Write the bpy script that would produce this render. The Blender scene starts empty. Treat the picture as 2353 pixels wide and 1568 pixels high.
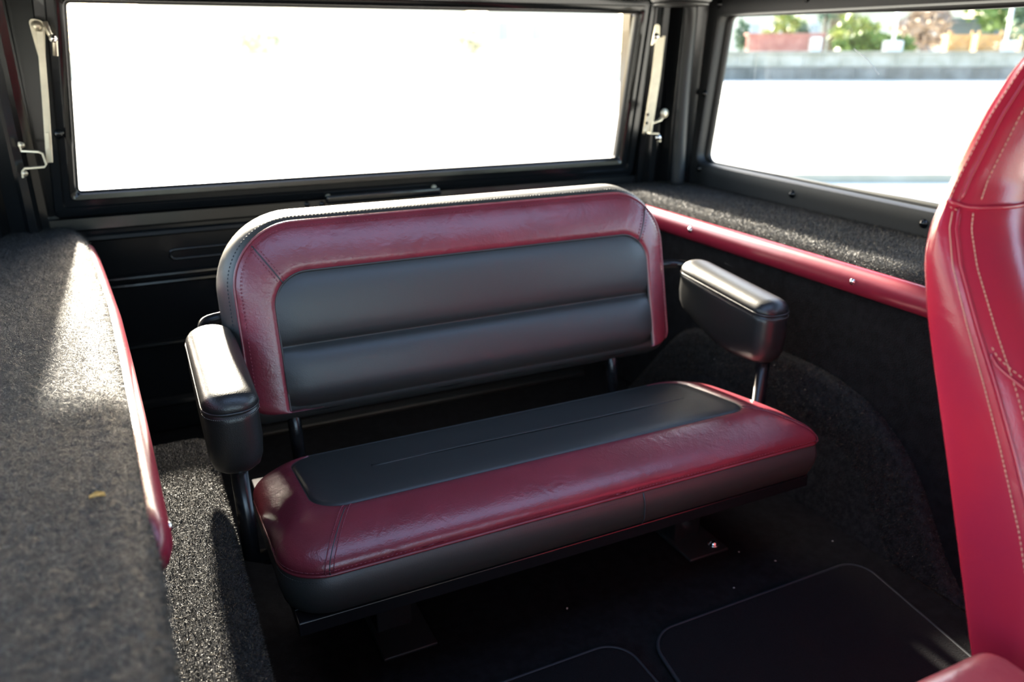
import bpy, bmesh, math, random
import numpy as np
from mathutils import Vector
random.seed(7); rng = np.random.default_rng(11)
SC = bpy.context.scene
COL = SC.collection
Z0 = 0.96            # eye height above the cabin floor; z in the tables below is measured from eye level
PI = math.pi

# ------------------------------------------------------------------ camera
cam_d = bpy.data.cameras.new('camera'); cam = bpy.data.objects.new('camera', cam_d); COL.objects.link(cam)
FPX = 1811.0
YAW, PITCH = math.radians(25.6), math.radians(20.36)
cam_d.sensor_width = 36.0; cam_d.lens = FPX/2353*36.0
cam.location = (0, 0, Z0); cam.rotation_euler = (PI/2-PITCH, 0, -YAW)
cam_d.clip_start = 0.01; cam_d.clip_end = 500
cam_d.dof.use_dof = True; cam_d.dof.focus_distance = 1.12; cam_d.dof.aperture_fstop = 3.6
SC.camera = cam

# ------------------------------------------------------------------ world, sun, exposure
SUN_EL = math.radians(23.3); SUN_AZ = math.radians(3.0)      # azimuth measured from the rear (+Y) towards +X
w = bpy.data.worlds.new('world'); SC.world = w; w.use_nodes = True
nt = w.node_tree; nt.nodes.clear()
sky = nt.nodes.new('ShaderNodeTexSky'); sky.sky_type = 'NISHITA'
sky.sun_disc = False; sky.sun_elevation = SUN_EL; sky.sun_rotation = SUN_AZ
sky.air_density = 1.0; sky.dust_density = 3.0; sky.ozone_density = 1.0
bg = nt.nodes.new('ShaderNodeBackground'); bg.inputs['Strength'].default_value = 0.42
out = nt.nodes.new('ShaderNodeOutputWorld')
nt.links.new(sky.outputs[0], bg.inputs[0]); nt.links.new(bg.outputs[0], out.inputs[0])
sd = bpy.data.lights.new('sun', 'SUN'); sd.energy = 16.0; sd.angle = math.radians(2.0); sd.color = (1.0, 0.90, 0.74)
so = bpy.data.objects.new('sun', sd); COL.objects.link(so)
dirv = Vector((math.sin(SUN_AZ)*math.cos(SUN_EL), math.cos(SUN_AZ)*math.cos(SUN_EL), math.sin(SUN_EL)))
so.rotation_euler = dirv.to_track_quat('Z', 'Y').to_euler(); so.location = (0, 20, 20)
vs = SC.view_settings
vs.view_transform = 'Standard'; vs.look = 'None'; vs.gamma = 1.0; vs.use_curve_mapping = False
vs.exposure = 1.92

# ------------------------------------------------------------------ materials
MATS = {}
def mat(name, base, rough=0.5, spec=0.5, metal=0.0, coat=0.0, coat_rough=0.1, sheen=0.0, sheen_col=(1, 1, 1),
        bumps=(), mottle=None, trans=0.0):
    """bumps: (kind, scale, strength, detail); mottle: (scale, second colour)"""
    m = bpy.data.materials.new(name); m.use_nodes = True; MATS[name] = m
    n = m.node_tree.nodes; l = m.node_tree.links
    p = n['Principled BSDF']
    p.inputs['Base Color'].default_value = (*base, 1); p.inputs['Roughness'].default_value = rough
    p.inputs['Specular IOR Level'].default_value = spec; p.inputs['Metallic'].default_value = metal
    p.inputs['Coat Weight'].default_value = coat; p.inputs['Coat Roughness'].default_value = coat_rough
    p.inputs['Sheen Weight'].default_value = sheen; p.inputs['Sheen Tint'].default_value = (*sheen_col, 1)
    p.inputs['Sheen Roughness'].default_value = 0.4
    tc = n.new('ShaderNodeTexCoord')
    prev = None
    for kind, sc, st, det in bumps:
        if kind == 'noise':
            t = n.new('ShaderNodeTexNoise'); t.inputs['Scale'].default_value = sc; t.inputs['Detail'].default_value = det
            t.inputs['Distortion'].default_value = 0.6; h = t.outputs[0]
        elif kind == 'crease':
            t = n.new('ShaderNodeTexNoise'); t.noise_type = 'RIDGED_MULTIFRACTAL'; t.inputs['Scale'].default_value = sc
            t.inputs['Detail'].default_value = det; t.inputs['Distortion'].default_value = 1.6; h = t.outputs[0]
        else:
            t = n.new('ShaderNodeTexVoronoi'); t.inputs['Scale'].default_value = sc; h = t.outputs['Distance']
        l.new(tc.outputs['Object'], t.inputs['Vector'])
        b = n.new('ShaderNodeBump'); b.inputs['Strength'].default_value = st; b.inputs['Distance'].default_value = 0.004
        l.new(h, b.inputs['Height'])
        if prev: l.new(prev.outputs[0], b.inputs['Normal'])
        prev = b
    if prev:
        l.new(prev.outputs[0], p.inputs['Normal'])
        if coat: l.new(prev.outputs[0], p.inputs['Coat Normal'])
    if mottle:
        t = n.new('ShaderNodeTexNoise'); t.inputs['Scale'].default_value = mottle[0]; t.inputs['Detail'].default_value = 6
        l.new(tc.outputs['Object'], t.inputs['Vector'])
        r = n.new('ShaderNodeValToRGB'); r.color_ramp.elements[0].color = (*base, 1); r.color_ramp.elements[1].color = (*mottle[1], 1)
        r.color_ramp.elements[0].position = .35; r.color_ramp.elements[1].position = .68
        l.new(t.outputs[0], r.inputs[0]); l.new(r.outputs[0], p.inputs['Base Color'])
    return m

RED = mat('oxblood_leather', (.170, .022, .035), .31, .8, bumps=(('noise', 9, .3, 3), ('crease', 20, .20, 6), ('crease', 70, .08, 4), ('voronoi', 420, .06, 0)), mottle=(14, (.205, .028, .043)))
REDF = mat('crimson_leather', (.27, .013, .037), .22, .6, bumps=(('noise', 8, .2, 3), ('crease', 20, .10, 6), ('voronoi', 480, .03, 0)), mottle=(10, (.31, .014, .034)))
REDR = mat('crimson_rail_leather', (.19, .011, .028), .30, .6, bumps=(('noise', 8, .15, 3), ('voronoi', 480, .03, 0)))
BLK = mat('black_leather', (.033, .034, .033), .46, .65, bumps=(('noise', 12, .12, 3), ('voronoi', 520, .06, 0)))
BLKG = mat('black_gloss_leather', (.016, .016, .016), .36, .6, bumps=(('noise', 14, .10, 3), ('voronoi', 520, .08, 0)))
STR = mat('oxblood_thread', (.20, .035, .055), .55)
STK = mat('black_thread', (.03, .034, .04), .5)
STG = mat('grey_thread', (.10, .10, .095), .45)
STT = mat('tan_thread', (.52, .27, .20), .6)
PAINT = mat('black_gloss_paint', (.006, .007, .008), .16, .5, bumps=(('noise', 7, .10, 2),))
MATTE = mat('black_matte_trim', (.012, .013, .014), .5, .4, bumps=(('noise', 160, .05, 2),))
RUBBER = mat('black_rubber_seal', (.010, .010, .010), .45, .4)
TUBE = mat('black_powder_coat', (.008, .008, .009), .26, .5)
STEEL = mat('galvanised_steel', (.50, .46, .36), .42, .5, metal=0.75, mottle=(40, (.62, .56, .44)))
CHROME = mat('chrome', (.80, .80, .80), .12, .5, metal=1.0)
CARPET = mat('charcoal_carpet', (.009, .0095, .0105), .95, .05, sheen=.03, bumps=(('noise', 300, .5, 3),), mottle=(90, (.022, .022, .023)))
FLOORC = mat('black_floor_carpet', (.006, .006, .0065), .95, .05, sheen=.0, bumps=(('noise', 350, .5, 3),), mottle=(60, (.010, .010, .011)))
MATC = mat('floor_mat_pile', (.008, .008, .009), .95, .05, sheen=.01, bumps=(('noise', 420, .5, 2),))
BIND = mat('mat_binding', (.014, .016, .020), .6, .3)
HEAD = mat('dark_headliner', (.03, .03, .031), .9, .2, bumps=(('noise', 200, .3, 2),))
ASPH = mat('pale_pavement', (.55, .53, .48), .9, .2, mottle=(.6, (.63, .61, .56)))
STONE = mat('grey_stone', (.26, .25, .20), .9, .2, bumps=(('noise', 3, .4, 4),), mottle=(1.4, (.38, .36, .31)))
STONE_GLARE = mat('glare_paled_stone', (.64, .56, .42), .9, .2, mottle=(1.4, (.74, .67, .52)))  # window glare painted into the stone colour of the rear stretch
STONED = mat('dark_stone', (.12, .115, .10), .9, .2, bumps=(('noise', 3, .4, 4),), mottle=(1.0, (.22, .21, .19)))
BRICK = mat('red_brick', (.30, .13, .11), .9, .2, mottle=(3, (.38, .19, .16)))
CREAM = mat('cream_render', (.52, .47, .36), .9, .2, mottle=(.5, (.60, .55, .44)))
WINP = mat('building_glass', (.36, .38, .38), .3, .5)
LEAFS = [mat('leaf_green_%d' % i, c, .6, .3, mottle=(3, c2)) for i, (c, c2) in enumerate([((.07, .13, .03), (.14, .22, .05)), ((.14, .19, .04), (.24, .28, .07)), ((.06, .11, .07), (.11, .17, .11))])]
BARK = mat('bark', (.07, .05, .035), .9)
WHITE = mat('white_paint', (.62, .64, .64), .5)
TIMBER = mat('orange_timber', (.42, .21, .06), .7, mottle=(4, (.52, .29, .10)))
SHADE = mat('dark_siding', (.10, .13, .16), .8)
CRUMB = mat('tan_leaf_scrap', (.45, .25, .06), .8)
GRIT = mat('pale_grit', (.35, .33, .30), .8)

FELTB = mat('felt_backing', (.022, .0225, .024), .95, .1, bumps=(('noise', 300, .5, 3),), mottle=(70, (.034, .034, .036)))
# fibres: colour per fibre
def fibre_mat(name, c0, c1, c2):
    m = bpy.data.materials.new(name); m.use_nodes = True
    n = m.node_tree.nodes; l = m.node_tree.links; p = n['Principled BSDF']
    a = n.new('ShaderNodeAttribute'); a.attribute_name = 'tone'
    r = n.new('ShaderNodeValToRGB'); e = r.color_ramp.elements
    e[0].color = (*c0, 1); e[1].color = (*c2, 1); k = e.new(.75); k.color = (*c1, 1)
    l.new(a.outputs['Fac'], r.inputs[0]); l.new(r.outputs[0], p.inputs['Base Color'])
    p.inputs['Roughness'].default_value = .55; p.inputs['Specular IOR Level'].default_value = .35
    return m
FELT = fibre_mat('felt_fibre', (.014, .014, .015), (.043, .043, .043), (.19, .185, .17))
PILE = fibre_mat('pile_fibre', (.005, .0044, .0038), (.018, .0145, .010), (.14, .10, .052))

def glass_mat(name, tint, refl):
    m = bpy.data.materials.new(name); m.use_nodes = True
    n = m.node_tree.nodes; l = m.node_tree.links; n.clear()
    o = n.new('ShaderNodeOutputMaterial'); t = n.new('ShaderNodeBsdfTransparent'); t.inputs[0].default_value = (*tint, 1)
    g = n.new('ShaderNodeBsdfGlossy'); g.inputs['Roughness'].default_value = .02
    f = n.new('ShaderNodeFresnel'); f.inputs[0].default_value = 1.45
    k = n.new('ShaderNodeMath'); k.operation = 'MULTIPLY'; k.inputs[1].default_value = refl
    mx = n.new('ShaderNodeMixShader')
    l.new(f.outputs[0], k.inputs[0]); l.new(k.outputs[0], mx.inputs[0]); l.new(t.outputs[0], mx.inputs[1]); l.new(g.outputs[0], mx.inputs[2])
    l.new(mx.outputs[0], o.inputs[0]); return m
GLASS = glass_mat('clear_glass', (.97, .98, .97), .5)
GLASST = glass_mat('tinted_glass', (.86, .89, .87), .5)

# ------------------------------------------------------------------ mesh helpers (z from eye level)
ORG = {}
def thing(name, label, cat, base, group=None):
    o = bpy.data.objects.new(name, None); COL.objects.link(o)
    o.empty_display_size = .05
    o.location = (base[0], base[1], base[2]+Z0); ORG[o.name] = np.array([base[0], base[1], base[2]])
    o['label'] = label; o['category'] = cat
    if group: o['group'] = group
    return o
def obj(name, vf, m, parent=None, smooth=True, label=None, kind=None, cat=None, group=None, bevel=0, angle=None):
    v, f = vf[0], vf[1]
    v = np.asarray(v, float).reshape(-1, 3)
    org = ORG[parent.name] if parent is not None else None
    if org is None:
        if cat:                      # one-mesh thing: origin at its base centre
            org = np.array([(v[:, 0].min()+v[:, 0].max())/2, (v[:, 1].min()+v[:, 1].max())/2, v[:, 2].min()])
        else: org = np.array([0, 0, 0.0])
    me = bpy.data.meshes.new(name); me.from_pydata((v-org).tolist(), [], f); me.materials.append(m)
    if smooth:
        me.polygons.foreach_set('use_smooth', [True]*len(me.polygons))
        if angle: me.set_sharp_from_angle(angle=math.radians(angle))
    me.update()
    o = bpy.data.objects.new(name, me); COL.objects.link(o)
    if parent is not None: o.parent = parent
    else: o.location = (org[0], org[1], org[2]+Z0)
    ORG[o.name] = org
    if label: o['label'] = label
    if kind: o['kind'] = kind
    if cat: o['category'] = cat
    if group: o['group'] = group
    if bevel:
        b = o.modifiers.new('bevel', 'BEVEL'); b.width = bevel; b.segments = 3; b.limit_method = 'ANGLE'; b.angle_limit = math.radians(35)
    return o
def fix_normals(o):
    bm = bmesh.new(); bm.from_mesh(o.data); bmesh.ops.recalc_face_normals(bm, faces=bm.faces); bm.to_mesh(o.data); bm.free()
    return o
def join(*vfs):
    V, Fc, n = [], [], 0
    for v, f in vfs:
        v = np.asarray(v, float).reshape(-1, 3)
        V.append(v); Fc += [tuple(i+n for i in q) for q in f]; n += len(v)
    return np.vstack(V), Fc
def box(x0, x1, y0, y1, z0, z1):
    v = [(x, y, z) for z in (z0, z1) for y in (y0, y1) for x in (x0, x1)]
    return np.array(v, float), [(0, 2, 3, 1), (4, 5, 7, 6), (0, 1, 5, 4), (2, 6, 7, 3), (0, 4, 6, 2), (1, 3, 7, 5)]
def rbox(x0, x1, y0, y1, z0, z1, r=.004, seg=2):
    bm = bmesh.new(); v, f = box(x0, x1, y0, y1, z0, z1)
    vs_ = [bm.verts.new(p) for p in v]
    for q in f: bm.faces.new([vs_[i] for i in q])
    bmesh.ops.bevel(bm, geom=list(bm.edges), offset=r, segments=seg, affect='EDGES', profile=.5)
    bm.verts.index_update()
    V = np.array([p.co[:] for p in bm.verts]); Fc = [tuple(p.index for p in q.verts) for q in bm.faces]; bm.free()
    return V, Fc
def loft(rings, closed=True, cap0=False, cap1=False):
    rings = [np.asarray(r, float) for r in rings]; n = len(rings[0]); V = np.vstack(rings); Fc = []
    for k in range(len(rings)-1):
        for i in range(n if closed else n-1):
            j = (i+1) % n; Fc.append((k*n+i, k*n+j, (k+1)*n+j, (k+1)*n+i))
    if cap0: Fc.append(tuple(reversed(range(n))))
    if cap1: Fc.append(tuple((len(rings)-1)*n+i for i in range(n)))
    return V, Fc
def frames(P, closed=False):
    P = np.asarray(P, float); n = len(P)
    T = np.zeros_like(P)
    for i in range(n):
        a = P[(i-1) % n] if (closed or i > 0) else P[i]; b = P[(i+1) % n] if (closed or i < n-1) else P[i]
        t = b-a; T[i] = t/(np.linalg.norm(t)+1e-12)
    up = np.array([0, 0, 1.0])
    if abs(T[0] @ up) > .9: up = np.array([0, 1.0, 0])
    N = np.zeros_like(P); u = up
    for i in range(n):
        u = u-T[i]*(u @ T[i]); u /= np.linalg.norm(u)+1e-12; N[i] = u
    return T, N, np.cross(T, N)
def tube(P, r, seg=12, closed=False, rx=None, cap=True):
    P = np.asarray(P, float); T, N, B = frames(P, closed); rx = rx or r
    a = np.linspace(0, 2*PI, seg, endpoint=False)
    rings = [P[i]+np.outer(np.cos(a), N[i])*r+np.outer(np.sin(a), B[i])*rx for i in range(len(P))]
    if closed: rings.append(rings[0])
    return loft(rings, True, cap and not closed, cap and not closed)
def strip(P, wdir, width, thick):
    """flat bar bent along P, width along wdir"""
    P = np.asarray(P, float); wd = np.asarray(wdir, float); wd /= np.linalg.norm(wd)
    T, _, _ = frames(P); rings = []
    for p, t in zip(P, T):
        n = np.cross(t, wd); n /= np.linalg.norm(n)
        rings.append([p+wd*width/2+n*thick/2, p-wd*width/2+n*thick/2, p-wd*width/2-n*thick/2, p+wd*width/2-n*thick/2])
    return loft(rings, True, True, True)
def resample(P, step=None, n=None, closed=False):
    P = np.asarray(P, float)
    if closed: P = np.vstack([P, P[:1]])
    d = np.r_[0, np.cumsum(np.linalg.norm(np.diff(P, axis=0), axis=1))]
    n = n or max(2, int(round(d[-1]/step))+1)
    s = np.linspace(0, d[-1], n, endpoint=not closed)
    return np.stack([np.interp(s, d, P[:, k]) for k in range(P.shape[1])], 1)
def smooth_path(P, step=.004, it=3):
    P = np.asarray(P, float)
    for _ in range(it):
        Q = [P[0]]
        for a, b in zip(P[:-1], P[1:]): Q += [a*.75+b*.25, a*.25+b*.75]
        Q.append(P[-1]); P = np.array(Q)
    return resample(P, step)
def stitches(P, Nrm, pitch=.0068, ln=.0046, r=.0008, lift=.0003, closed=False):
    """a run of little thread segments lying on a surface along path P with surface normals Nrm"""
    P = np.asarray(P, float); Nrm = np.asarray(Nrm, float)
    Q = resample(np.hstack([P, Nrm]), pitch, closed=closed)
    V, Fc = [], []
    for i in range(len(Q)-1):
        a, b = Q[i, :3], Q[i+1, :3]; n = Q[i, 3:]; n = n/(np.linalg.norm(n)+1e-12)
        t = b-a; L = np.linalg.norm(t)
        if L < 1e-6: continue
        t /= L; s = np.cross(t, n); c = (a+b)/2+n*lift; h = ln/2; k = len(V)
        V += [c-t*h-n*r, c-t*h*.6+s*r+n*r*.4, c-t*h*.5+n*r*1.3, c-t*h*.6-s*r+n*r*.4,
              c+t*h-n*r, c+t*h*.6+s*r+n*r*.4, c+t*h*.5+n*r*1.3, c+t*h*.6-s*r+n*r*.4]
        Fc += [(k, k+1, k+2, k+3), (k+4, k+7, k+6, k+5), (k+1, k+5, k+6, k+2), (k+2, k+6, k+7, k+3), (k, k+4, k+5, k+1), (k+3, k+7, k+4, k)]
    return np.array(V), Fc
def dome(c, n, r, h, seg=14, rings=5):
    """screw or rivet head: a dome of radius r and height h, axis n, with a flange rim"""
    c = np.asarray(c, float); n = np.asarray(n, float); n /= np.linalg.norm(n)
    u = np.cross(n, [0, 0, 1.0]);
    if np.linalg.norm(u) < .1: u = np.cross(n, [1.0, 0, 0])
    u /= np.linalg.norm(u); v = np.cross(n, u); a = np.linspace(0, 2*PI, seg, endpoint=False)
    R = [c+np.outer(np.cos(a), u)*r*1.25+np.outer(np.sin(a), v)*r*1.25-n*.002, c+np.outer(np.cos(a), u)*r*1.25+np.outer(np.sin(a), v)*r*1.25+n*h*.12]
    for k in range(rings):
        t = k/(rings-1)*PI/2*.92
        R.append(c+np.outer(np.cos(a), u)*r*math.cos(t)+np.outer(np.sin(a), v)*r*math.cos(t)+n*(h*.12+h*math.sin(t)))
    return loft(R, True, True, True)
def rrect(x0, x1, y0, y1, r, n=24):
    """rounded rectangle, r = (x0y0, x1y0, x1y1, x0y1) radii, counter-clockwise from the middle of the y0 side; straight sides sampled"""
    if not isinstance(r, (tuple, list)): r = (r,)*4
    def arc(cx, cy, rad, a0):
        return [(cx+rad*math.cos(a0+PI/2*k/n), cy+rad*math.sin(a0+PI/2*k/n)) for k in range(n+1)]
    def seg(a, b, m): return [(a[0]+(b[0]-a[0])*k/m, a[1]+(b[1]-a[1])*k/m) for k in range(1, m)]
    A = arc(x0+r[0], y0+r[0], r[0], PI); B = arc(x1-r[1], y0+r[1], r[1], 1.5*PI)
    Cc = arc(x1-r[2], y1-r[2], r[2], 0); D = arc(x0+r[3], y1-r[3], r[3], PI/2)
    P = A+seg(A[-1], B[0], 2*n)+B+seg(B[-1], Cc[0], n)+Cc+seg(Cc[-1], D[0], 2*n)+D+seg(D[-1], A[0], n)
    return np.array(P)
def fibres(P, N, length, width, lay=.8, curl=.3):
    """one thin bent blade per point: lay 0 upright .. 1 flat"""
    n = len(P); N = N/np.linalg.norm(N, axis=1, keepdims=True)
    rd = rng.normal(size=(n, 3)); tg = rd-N*(rd*N).sum(1, keepdims=True); tg /= np.linalg.norm(tg, axis=1, keepdims=True)
    la = np.clip(lay+rng.normal(scale=.15, size=(n, 1)), 0, 1)
    d = tg*la+N*(1-la)+N*.02; d /= np.linalg.norm(d, axis=1, keepdims=True)
    L = length*(.4+rng.random((n, 1))); W = width*(.6+.8*rng.random((n, 1)))
    s = np.cross(d, N+.2*rng.normal(size=(n, 3))); s /= np.linalg.norm(s, axis=1, keepdims=True)
    rd2 = rng.normal(size=(n, 3))*curl
    m = P+d*L*.5+N*.0004; e = P+d*L+rd2*L*.5
    dip = ((e-P)*N).sum(1, keepdims=True); e = e+N*np.maximum(0, .0004-dip)
    V = np.stack([P-s*W/2, P+s*W/2, m+s*W/2, m-s*W/2, e], 1).reshape(-1, 3)
    k = np.arange(n)*5
    quads = np.stack([k, k+1, k+2, k+3], 1); tris = np.stack([k+3, k+2, k+4], 1)
    return V, quads, tris
def fibre_obj(name, P, N, m, parent, length, width, lay=.8, curl=.3, label=None, light=.06):
    V, q, t = fibres(P, N, length, width, lay, curl)
    V = V-ORG[parent.name]; n = len(P)
    me = bpy.data.meshes.new(name)
    me.vertices.add(len(V)); me.vertices.foreach_set('co', V.ravel())
    me.loops.add(n*7); me.polygons.add(n*2)
    lv = np.hstack([q, t]).ravel(); me.loops.foreach_set('vertex_index', lv.astype(np.int32))
    st = np.stack([np.arange(n)*7, np.arange(n)*7+4], 1).ravel(); me.polygons.foreach_set('loop_start', st.astype(np.int32))
    tone = np.where(rng.random(n) < light, .75+.25*rng.random(n), .75*rng.random(n)**1.5)
    a = me.attributes.new('tone', 'FLOAT', 'FACE'); a.data.foreach_set('value', np.repeat(tone, 2).astype(np.float32))
    me.materials.append(m); me.update(calc_edges=True); me.validate()
    o = bpy.data.objects.new(name, me); COL.objects.link(o); o.parent = parent; o['kind'] = 'stuff'
    ORG[o.name] = ORG[parent.name]
    if label: o['label'] = label
    return o

# ================================================================== THE CABIN SHELL
XL, XR, YB, ZF, ZC = -0.34, 1.58, 2.10, -0.96, 0.20
YF = -1.25
def struct(name, vf, m, **k):
    o = obj(name, vf, m, kind='structure', **k); return o

struct('floor', box(XL-.03, XR+.03, YF, YB+.04, ZF-.05, ZF), FLOORC, smooth=False)
# hard top with an unseen hatch opening added to give the seats sky reflections
HX0, HX1, HY0, HY1 = -.10, 1.34, .52, 1.02
struct('ceiling', join(rbox(XL-.06, XR+.06, HY1, YB+.05, ZC, ZC+.05, .01), rbox(XL-.06, XR+.06, YF-.06, HY0, ZC, ZC+.05, .01), rbox(XL-.06, HX0, HY0+.001, HY1-.001, ZC, ZC+.05, .01), rbox(HX1, XR+.06, HY0+.001, HY1-.001, ZC, ZC+.05, .01)), HEAD)

def wall_with_hole(x, thick, outer, hole):
    """side wall plate in the YZ plane with a window hole: front and back skins plus reveal. outer, hole: equal length loops of (y,z)"""
    a = [(x, y, z) for y, z in outer]; b = [(x, y, z) for y, z in hole]
    c = [(x+thick, y, z) for y, z in hole]; d = [(x+thick, y, z) for y, z in outer]
    return loft([a, b, c, d, a], True)
def match_outer(hole, y0, y1, z0, z1):
    """project hole loop outward on a rectangle, ray-wise from its centre"""
    h = np.asarray(hole); c = (h.min(0)+h.max(0))/2; res = []
    for p in h:
        d = p-c; t = 1e9
        for v, lo, hi in ((d[0], y0-c[0], y1-c[0]), (d[1], z0-c[1], z1-c[1])):
            if v > 1e-9: t = min(t, hi/v)
            if v < -1e-9: t = min(t, lo/v)
        res.append(c+d*t)
    # snap the nearest ones to the corners
    res = np.array(res)
    for cy in (y0, y1):
        for cz in (z0, z1):
            i = np.argmin(np.linalg.norm(res-[cy, cz], axis=1)); res[i] = [cy, cz]
    return res
def quad_hole(bl, br, tr, tl, r, n=10):
    """quadrilateral with rounded corners"""
    P = [np.array(p, float) for p in (bl, br, tr, tl)]; out_ = []
    for i in range(4):
        p, a, b = P[i], P[i-1], P[(i+1) % 4]
        u = (a-p)/np.linalg.norm(a-p); v = (b-p)/np.linalg.norm(b-p); rr = r[i]
        A, B = p+u*rr, p+v*rr
        out_ += [(1-t)**2*A+2*t*(1-t)*p+t*t*B for t in np.linspace(0, 1, n)]
        nxt = P[(i+1) % 4]; w2 = (p-nxt)/np.linalg.norm(p-nxt); C2 = nxt+w2*r[(i+1) % 4]
        out_ += [B+(C2-B)*t for t in np.linspace(0, 1, 14)[1:-1]]
    return np.array(out_)

# --- right side: window panel
def side_window(nm, wall, X, sgn, screws, label=''):
    hole = quad_hole((.42, -.340), (1.982, -.328), (1.930, .0875), (.42, .083), (.03, .035, .02, .02))
    inner = quad_hole((.42-.012, -.340-.012), (1.982+.012, -.328-.012), (1.930+.012, .0875+.012), (.42-.012, .083+.012), (.036, .042, .026, .026))
    outer = match_outer(hole, .30, 2.09, -.45, ZC)
    rings = [[(X+sgn*.05, y, z) for y, z in outer], [(X, y, z) for y, z in outer],
             [(X-sgn*.003, y, z) for y, z in inner+(inner-hole)*1.8], [(X-sgn*.004, y, z) for y, z in inner+(inner-hole)*.4], [(X-sgn*.001, y, z) for y, z in hole+(inner-hole)*.35], [(X+sgn*.006, y, z) for y, z in hole], [(X+sgn*.05, y, z) for y, z in hole], [(X+sgn*.05, y, z) for y, z in outer]]
    wpan = struct(wall, loft(rings, True), MATTE, angle=40)
    fix_normals(wpan)
    win = bpy.data.objects.new(nm, None); COL.objects.link(win); win['kind'] = 'structure'; win.location = (X, 1.15, -.33+Z0); ORG[win.name] = np.array([X, 1.15, -.33])
    g0 = hole; obj('pane', loft([[(X+sgn*.036, y, z) for y, z in g0]], True, True, False), GLASST, win, smooth=False, label='clear fixed side glass')
    c = hole.mean(0); small = c+(hole-c)*.994
    obj('seal', loft([[(X+sgn*.028, y, z) for y, z in hole], [(X+sgn*.028, y, z) for y, z in hole-(hole-c)/np.linalg.norm(hole-c, axis=1, keepdims=True)*.010], [(X+sgn*.045, y, z) for y, z in hole-(hole-c)/np.linalg.norm(hole-c, axis=1, keepdims=True)*.010]]), RUBBER, win)
    if sgn > 0: obj('scratch', tube([(X+.0335, 1.466, 0.0), (X+.0335, 1.42, -.025), (X+.0335, 1.383, -.056)], .0009, 6), WHITE, win, label='pale scratch on the glass')
    for (y, z) in screws:
        obj('screw', dome((X-sgn*.004, y, z), (-sgn, 0, 0), .0085, .007), PAINT, wpan, label='black screw head')
    return wpan
wr = side_window('window_2', 'wall_right', XR, 1, [(1.965, -.125), (1.962, -.345), (1.57, -.362), (1.17, -.365), (1.93, .118), (1.60, .118), (1.2, .118)])
side_window('window_3', 'wall_left', XL, -1, [])
# lower side walls behind the ledges, front doors with open glass, scuttle
for nm, X, s in (('wall_right_lower', XR, 1), ('wall_left_lower', XL, -1)):
    struct(nm, box(min(X, X+s*.05), max(X, X+s*.05), .30, YB, ZF, -.45), MATTE, smooth=False)
    # right front door with its glass; the left front door stands open, so only its opening is there
    hole = quad_hole((-.98, -.36), (.20, -.36), (.20, .165), (-.66, .165), (.03,)*4) if s > 0 else quad_hole((-.95, -.90), (.22, -.90), (.22, .165), (-.66, .165), (.05,)*4)
    outer = match_outer(hole, YF, .295, ZF, ZC)
    dr = struct('door_1' if s > 0 else 'door_2', wall_with_hole(X, s*.05, outer, hole), MATTE, smooth=False); fix_normals(dr)
    if s > 0: obj('pane', loft([[(X+s*.025, y, z) for y, z in hole]], True, True, False), GLASS, dr, smooth=False)
hole = quad_hole((XL+.06, -.32), (XR-.06, -.32), (XR-.10, .17), (XL+.10, .17), (.04,)*4)
outer = match_outer(hole, XL-.05, XR+.05, ZF, ZC)
wf = struct('wall_front', loft([[(x, YF, z) for x, z in outer], [(x, YF, z) for x, z in hole], [(x, YF-.05, z) for x, z in hole], [(x, YF-.05, z) for x, z in outer], [(x, YF, z) for x, z in outer]]), MATTE, smooth=False)
fix_normals(wf)
obj('windshield', loft([[(x, YF-.025, z) for x, z in hole]], True, True, False), GLASS, wf, smooth=False)

# --- rear: tailgate below, liftgate window above
def ry(z): return 2.10-.10*(z+.31)           # the liftgate leans forward a little
gb = [(-.118, -.315), (1.367, -.320), (1.392, .098), (-.071, .096)]      # visible glass corners, x,z
hole = quad_hole(gb[0], gb[1], gb[2], gb[3], (.012,)*4)
c = hole.mean(0)
def grow(h, d):
    T = np.roll(h, -1, 0)-np.roll(h, 1, 0); n = np.stack([T[:, 1], -T[:, 0]], 1); n /= np.linalg.norm(n, axis=1, keepdims=True)
    return h+n*d
def fl(d):
    cx_, cz_ = (.62, -.11)
    return quad_hole(*[(x+math.copysign(d, x-cx_), z+math.copysign(d, z-cz_)) for x, z in gb], (.012,)*4) if d else hole
def rr(h, dy): return [(x, ry(z)+dy, z) for x, z in h]
win1 = bpy.data.objects.new('window_1', None); COL.objects.link(win1); win1['kind'] = 'structure'; win1.location = (.62, 2.1, -.36+Z0); ORG[win1.name] = np.array([.62, 2.1, -.36])
o = obj('frame', loft([rr(fl(.055), .03), rr(fl(.055), -.010), rr(fl(.052), -.014), rr(fl(.034), -.014), rr(fl(.031), -.007), rr(fl(.018), -.007), rr(fl(.015), -.013), rr(fl(.004), -.011), rr(hole, -.004), rr(hole, .03), rr(fl(.055), .03)]), PAINT, win1, angle=50, label='black painted liftgate frame'); fix_normals(o)
obj('pane', loft([rr(grow(hole, .004), .016)], True, True, False), GLASS, win1, smooth=False, label='clear liftgate glass')
obj('seal', loft([rr(grow(hole, .002), -.006), rr(grow(hole, -.004), -.003), rr(grow(hole, -.004), .012)]), RUBBER, win1)

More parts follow.
